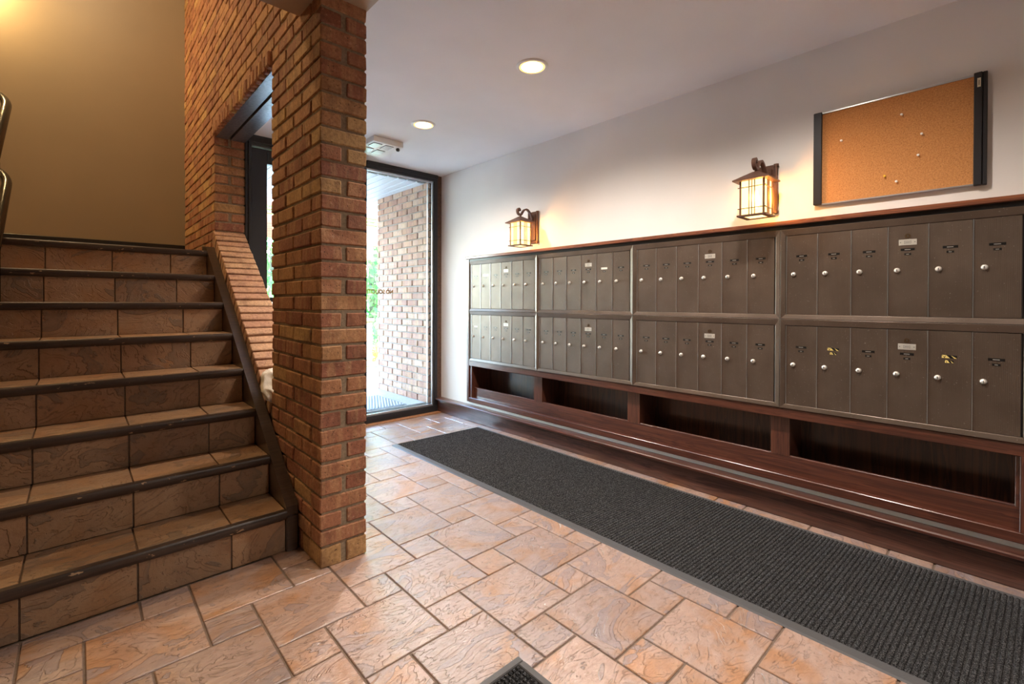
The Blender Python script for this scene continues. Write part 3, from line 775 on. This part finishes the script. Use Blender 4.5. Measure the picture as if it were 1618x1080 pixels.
# ------------------------------------------------------------ downlights, ceiling vent
def downlight(x, y, label, shown=True):
    o = thing('downlight', (x, y, ZC), label, 'ceiling light', 'recessed downlights in the lobby ceiling')
    ring = MB(); n = 40; prof = [(.084, 0), (.082, -.004), (.068, -.006), (.066, -.001)]
    vs = []; fs = []
    for r, h_ in prof:
        for k in range(n): a = 2*math.pi*k/n; vs.append((x+r*math.cos(a), y+r*math.sin(a), ZC+h_))
    for i in range(3):
        for k in range(n): fs.append((i*n+k, i*n+(k+1) % n, (i+1)*n+(k+1) % n, (i+1)*n+k))
    P('trim_ring', ring.add(vs, fs), M['white'], o, (x, y, ZC), True)
    P('lens', MB().lathe([(.056, -.004), (.056, -.0015)], (x, y, ZC), 'z', 40), M['lamp'], o, (x, y, ZC))
    P('rim_glow', MB().lathe([(.0668, -.0045), (.0668, -.0025), (.0560, -.0025), (.0560, -.0040), (.0668, -.0045)], (x, y, ZC), 'z', 40, cap=False), M['rim_emit'], o, (x, y, ZC))  # glowing ring imitates lamp light caught on the rim
    ld = bpy.data.lights.new('downlight_light', 'SPOT'); ld.energy = DOWNLIGHT_W*4; ld.color = (1, .88, .76); ld.spot_size = math.radians(150); ld.spot_blend = .8; ld.shadow_soft_size = .06
    link('downlight_light', ld, o, (x, y, ZC-.02))
downlight(1.755, 1.722, 'near round lit downlight in the ceiling above the runner mat')
downlight(1.775, 2.800, 'far round lit downlight near the entrance')
downlight(1.755, .65, 'unseen downlight added as fill above the near end of the runner mat')  # added out of view as fill light
downlight(1.0, -.6, 'unseen downlight added as fill over the foot of the room')  # added behind the camera to fill the room with light
vt = thing('ceiling_vent', (1.735, 3.39, ZC), 'white square ceiling fixture with four grey grilles and a black knob near the entrance', 'ceiling vent')
A = (1.735, 3.39, ZC)
P('housing', MB().cbox(1.612, 1.860, 3.218, 3.562, ZC-.042, ZC, .004), M['white'], vt, A)
for gx in (1.66, 1.757):
    for gy in (3.30, 3.44):
        mb = MB().box(gx-.030, gx+.040, gy-.048, gy+.050, ZC-.0445, ZC-.041)
        g = P('grille', mb, M['dark'], vt, A)
        sl = MB()
        for k in range(7): sl.box(gx-.030, gx+.040, gy-.046+k*.0145, gy-.038+k*.0145, ZC-.047, ZC-.044)
        P('slat', sl, M['alu'], g, A)
P('knob', MB().lathe([(.012, -.042), (.016, -.05), (.013, -.062), (.006, -.066)], (1.835, 3.26, ZC), 'z', 14), M['black'], vt, A, True)

# stairwell wall lamp, high on the landing wall just out of frame
wl = thing('stair_lamp', (-.66, YBK, 3.45), 'brass half-round wall lamp high on the tan landing wall', 'wall lamp')
n = 12; vs = []; fs = []
for r, zz in ((.14, 3.44), (.12, 3.50), (.06, 3.545)):
    for k in range(n+1): a = math.pi*k/n; vs.append((-.66+r*math.cos(a), YBK-r*math.sin(a), zz))
for i in range(2):
    for k in range(n): fs.append((i*(n+1)+k, i*(n+1)+k+1, (i+1)*(n+1)+k+1, (i+1)*(n+1)+k))
P('shade', MB().add(vs, fs), simple('brass_shade', (.5, .35, .15), .3, .8), wl, (-.66, YBK, 3.45), True)
P('bulb', MB().lathe([(.01, 3.44), (.028, 3.46), (.028, 3.49), (.01, 3.51)], (-.66, YBK-.07, 0), 'z', 12), M['bulb'], wl, (-.66, YBK, 3.45), True)
ld = bpy.data.lights.new('stair_light', 'POINT'); ld.energy = STAIR_W; ld.color = (1, .68, .30); ld.shadow_soft_size = .04
link('stair_light', ld, wl, (-.66, YBK-.11, 3.42))
# fill lamp added above the frame to brighten the stairs
cl_ = thing('stairwell_fill_lamp', (-.15, 3.2, 4.75), 'round opal fill lamp added out of view on the high stairwell ceiling', 'ceiling light')
P('dish', MB().lathe([(.14, 0), (.15, -.02), (.12, -.05), (.05, -.07)], (-.15, 3.2, 4.75), 'z', 28), mat_emit('fill_lamp_dish', (1, .8, .5), 5.0), cl_, (-.15, 3.2, 4.75), True)
ld = bpy.data.lights.new('well_fill_light', 'POINT'); ld.energy = WELL_FILL_W; ld.color = (1, .72, .42); ld.shadow_soft_size = .12
link('well_fill_light', ld, cl_, (-.15, 3.2, 4.60))

# ------------------------------------------------------------ mats
def ribbed(x0, x1, y0, y1, pitch, h, skew=0.0, z=.004):
    mb = MB(); n = int((y1-y0)/pitch)
    vs = []; fs = []
    for i in range(n):
        for (dy, hh) in ((0, 0), (.15, .8), (.35, 1), (.55, 1), (.72, .75), (.84, 0)):
            yy = y0+(i+dy)*pitch
            for xx in (x0, x1): vs.append((xx, yy+skew*(xx-x0), z+h*hh))
    for i in range(len(vs)//2-1): fs.append((2*i, 2*i+1, 2*i+3, 2*i+2))
    return mb.add(vs, fs)
rm = thing('runner_mat', (2.12, 1.0, 0), 'long dark grey ribbed runner mat along the mailbox wall', 'mat')
A = (2.12, 1.0, 0); SK = -.040
P('pile', ribbed(1.757, 2.500, -1.3, 3.135, .0156, .0055, SK, .0035), M['pile'], rm, A, stuff=True)
def strip(x0, x1, y0, y1, z1):
    s_ = lambda xx: SK*(xx-1.757)
    return MB().add([(x0, y0, 0), (x1, y0, 0), (x1, y1+s_(x1), 0), (x0, y1+s_(x0), 0), (x0+.006, y0, z1*.6), (x1, y0, z1), (x1, y1+s_(x1)-.003, z1), (x0+.006, y1+s_(x0)-.003, z1*.6)],
                    [(3, 2, 1, 0), (4, 5, 6, 7), (0, 1, 5, 4), (1, 2, 6, 5), (2, 3, 7, 6), (3, 0, 4, 7)])
P('rubber_edge', strip(1.719, 1.758, -1.3, 3.139, .008), M['rubber'], rm, A)
P('rubber_edge', strip(2.499, 2.518, -1.3, 3.139, .007), M['rubber'], rm, A)
P('backing', strip(1.758, 2.499, -1.3, 3.139, .0036), M['rubber'], rm, A)
sm = thing('small_mat', (.6, .75, 0), 'corner of a small black studded doormat on the tiles at the bottom edge', 'mat')
A = (.6, .75, 0)
fr = MB(); X0, X1, Y0_, Y1_ = .33, .975, .45, 1.0075
for (a, c_, d, e_) in ((X0, X1, Y1_-.024, Y1_), (X0, X1, Y0_, Y0_+.024), (X0, X0+.024, Y0_+.024, Y1_-.024), (X1-.024, X1, Y0_+.024, Y1_-.024)): fr.cbox(a, c_, d, e_, 0, .008, .003)
P('rubber_edge', fr, M['rubber'], sm, A)
P('backing', MB().box(X0+.02, X1-.02, Y0_+.02, Y1_-.02, 0, .003), M['black'], sm, A)
mb = MB(); p_ = .0148
for i in range(int((X1-X0-.05)/p_)):
    for j in range(int((Y1_-Y0_-.05)/p_)):
        a = X1-.0265-(i+1)*p_; c_ = Y1_-.0265-(j+1)*p_; q = .0012; t_ = .0035
        mb.add([(a+q, c_+q, .003), (a+p_-q, c_+q, .003), (a+p_-q, c_+p_-q, .003), (a+q, c_+p_-q, .003), (a+q+.002, c_+q+.002, .0085), (a+p_-q-.002, c_+q+.002, .0085), (a+p_-q-.002, c_+p_-q-.002, .0085), (a+q+.002, c_+p_-q-.002, .0085), (a+p_/2, c_+p_/2, .0098)],
               [(0, 1, 5, 4), (1, 2, 6, 5), (2, 3, 7, 6), (3, 0, 4, 7), (4, 5, 8), (5, 6, 8), (6, 7, 8), (7, 4, 8)])
P('pile', mb, M['pile'], sm, A, stuff=True)

# ------------------------------------------------------------ crumpled cloth stuffed behind the pier
import bmesh
bm = bmesh.new(); bmesh.ops.create_icosphere(bm, subdivisions=5, radius=1)
from mathutils import noise
for v in bm.verts:
    n_ = v.co.normalized()
    f = noise.noise(n_*1.3+Vector((3, 1, 2)))*.30 + abs(noise.noise(n_*2.2+Vector((7, 2, 5))))*-.55
    v.co = Vector((n_.x*.085, n_.y*.115, n_.z*.050))*(1.15+f)
me = bpy.data.meshes.new('crumpled_cloth'); bm.to_mesh(me); bm.free(); me.materials.append(M['cloth'])
for p in me.polygons: p.use_smooth = True
o = link('crumpled_cloth', me, None, (.785, 2.60, sill_z(2.60)+.008), (ang, 0, 0))
tag(o, 'crumpled off-white cloth wedged on the sloping brick sill behind the pier', 'cloth')

# ------------------------------------------------------------ outside
ZS = .083
P('floor_outside', MB().box(.92, 3.0, YD+.11, 5.9, -.05, ZS), M['concrete'], struct=True)
wo = P('wall_outside', MB().box(2.53, 3.4, YD+.09, 4.925, 0, 3.2), M['mortar_out'], struct=True)
pc = []
for j in range(0, 33):
    z0 = ZS + j*.0677 + .004; z1 = z0+.057; y = YD+.05 - (.1 if j % 2 else 0)
    if j == 0: z0 = ZS
    while y < 4.93:
        a, c_ = max(y, YD+.05), min(y+.1925, 4.935)
        if 4.935-(y+.2032) < .03: c_ = 4.935
        if c_-a > .03 and z0 < 2.23:
            pc.append((2.518+random.uniform(-.002, .002), 2.518+(.09 if c_ < 4.93 else .19), a, c_, z0, z1))
        y += .2032
put_pieces('brick', pc, M['brick_out'], wo, 300, .0016, .004, 'brick_field')
so = P('ceiling_outside', MB().box(.92, 3.4, YD+.11, 5.6, 2.24, 2.5), M['soffit_gap'], struct=True)
for k in range(32):
    x = .92 + k*.1
    if x > 3.3: break
    o = link('soffit_plank', bpy.data.meshes.get('soffit_plank') or MB().cbox(.007, .093, YD+.11, 5.6, 2.232, 2.241, .003).mesh('soffit_plank', [M['soffit']]), so, (x, 0, 0))
# outside mat with slanting ribs
om = thing('outside_mat', (1.7, 4.2, ZS), 'grey ribbed doormat on the concrete outside the entrance', 'mat')
P('backing', MB().cbox(1.0, 2.33, YD+.13, 4.56, ZS, ZS+.006, .002), M['outpile'], om, (1.7, 4.2, ZS))
mb = MB(); dx_, dy_ = math.sin(math.radians(26)), math.cos(math.radians(26)); ya, yb = YD+.15, 4.54
for k in range(0, 60):
    c0 = .62 + k*.03
    pts = []
    t0, t1 = 0, (yb-ya)/dy_
    xa, xb = c0, c0+t1*dx_
    if xa < 1.02: t0 = (1.02-c0)/dx_
    if xb > 2.31: t1 = min(t1, (2.31-c0)/dx_)
    if t1-t0 < .02: continue
    a = Vector((c0+t0*dx_, ya+t0*dy_, 0)); c_ = Vector((c0+t1*dx_, ya+t1*dy_, 0)); nn = Vector((dy_, -dx_, 0))*.0075
    lo, hi = ZS+.006, ZS+.012
    mb.add([(a-nn).to_tuple()[:2]+(lo,), (a+nn).to_tuple()[:2]+(lo,), (c_+nn).to_tuple()[:2]+(lo,), (c_-nn).to_tuple()[:2]+(lo,),
            (a-nn*.6).to_tuple()[:2]+(hi,), (a+nn*.6).to_tuple()[:2]+(hi,), (c_+nn*.6).to_tuple()[:2]+(hi,), (c_-nn*.6).to_tuple()[:2]+(hi,)],
           [(4, 5, 6, 7), (0, 1, 5, 4), (1, 2, 6, 5), (2, 3, 7, 6), (3, 0, 4, 7)])
P('ribs', mb, simple('outside_mat_rib', (.40, .43, .46), .85), om, (1.7, 4.2, ZS), stuff=True)
P('ground_outside', MB().box(-30, 40, 5.3, 60, -.3, -.02), M['lawn'], struct=True)
P('path_outside', MB().box(.92, 2.9, 5.9, 12, -.02, .03).box(3.6, 9, 7.6, 9.2, -.02, .02), M['concrete'], struct=True)
P('mulch_bed', MB().box(2.9, 6, 5.0, 7.6, -.02, .03), M['mulch'], struct=True)
# cedar pergola beams beyond the porch
pg = thing('pergola', (3.0, 6.5, 1.9), 'orange cedar pergola beams crossing outside the entrance', 'pergola')
A = (3.0, 6.5, 1.9)
for (z0, z1, yy) in ((2.31, 2.49, 6.5), (2.205, 2.235, 6.47), (2.255, 2.28, 6.47), (1.90, 2.195, 6.48)):
    P('beam', MB().cbox(.3, 6.5, yy, yy+.05, z0, z1, .003), M['cedar'], pg, A)
P('post', MB().cbox(3.10, 3.235, 6.48, 6.6, 1.70, 1.91, .004), M['cedar'], pg, A)
for xx in (.6, 6.2): P('post', MB().cbox(xx, xx+.14, 6.53, 6.67, -.02, 2.49, .004), M['cedar'], pg, A)
# stone pier with a cap
gp = thing('garden_pier', (3.0, 6.7, 0), 'small tan stone pier with a mossy cap beside the path outside', 'stone pier')
for k in range(8):
    P('stone', MB().cbox(2.80, 3.02, 6.5, 6.9, .015+k*.095, .015+k*.095+.089, .008, jit=.004), M['stone'], gp, (3.0, 6.7, 0))
    P('stone', MB().cbox(3.025, 3.236, 6.5, 6.9, .015+k*.095, .015+k*.095+.089, .008, jit=.004), M['stone'], gp, (3.0, 6.7, 0))
P('cap', MB().cbox(2.77, 3.262, 6.47, 6.93, .776, .826, .01), M['capstone'], gp, (3.0, 6.7, 0))

def foliage(c, rx, ry, rz, n, leaf):
    mb = MB()
    for _ in range(n):
        while True:
            p = Vector((random.uniform(-1, 1), random.uniform(-1, 1), random.uniform(-1, 1)))
            if .35 < p.length < 1: break
        q = Vector((c[0]+p.x*rx, c[1]+p.y*ry, c[2]+p.z*rz)); e = Euler((random.uniform(0, 6), random.uniform(0, 6), random.uniform(0, 6))).to_matrix()
        s_ = leaf*random.uniform(.6, 1.3)
        mb.add([q+e@Vector(k)*s_ for k in ((-.5, 0, 0), (0, .28, .06), (.6, 0, 0), (0, -.28, .06))], [(0, 1, 2, 3)])
    return mb
def plant(name, c, r, n, leaf, mat_, label, cat, trunk=None):
    o = thing(name, (c[0], c[1], 0), label, cat)
    P('foliage', foliage(c, *r, n, leaf), mat_, o, (c[0], c[1], 0), stuff=True)
    z = c[2]-r[2]*.5
    P('trunk' if trunk else 'stem', MB().tube([(c[0], c[1], -.02), (c[0]+.03, c[1], z*.5), (c[0], c[1]+.02, c[2])], trunk or .02, 8), M['bark'], o, (c[0], c[1], 0), True)
plant('tree', (6.9, 13.8, 2.6), (2.5, 1.6, 2.4), 5200, .20, M['leaf'], 'leafy green tree beyond the pergola, seen right of the pier', 'tree', .16)
plant('tree', (3.15, 10.8, 2.2), (1.2, 1.1, 2.0), 3200, .17, M['leaf'], 'leafy green tree seen through the gap in the brick wall', 'tree', .13)
plant('tree', (11.5, 17, 4.0), (3.2, 2, 3.8), 4000, .28, M['leaf2'], 'tall pale green tree farthest from the entrance', 'tree', .2)
plant('shrub', (4.35, 7.9, .45), (.45, .35, .42), 900, .09, M['leaf'], 'dark green shrub behind the small stone pier', 'shrub')
plant('shrub', (3.70, 6.95, .24), (.26, .22, .22), 500, .07, M['leaf2'], 'low lime green plant beside the small stone pier', 'shrub')
plant('shrub', (7.2, 11.0, .55), (1.2, .5, .5), 1500, .12, M['leaf'], 'wide clipped green hedge at the far side of the lawn', 'shrub')
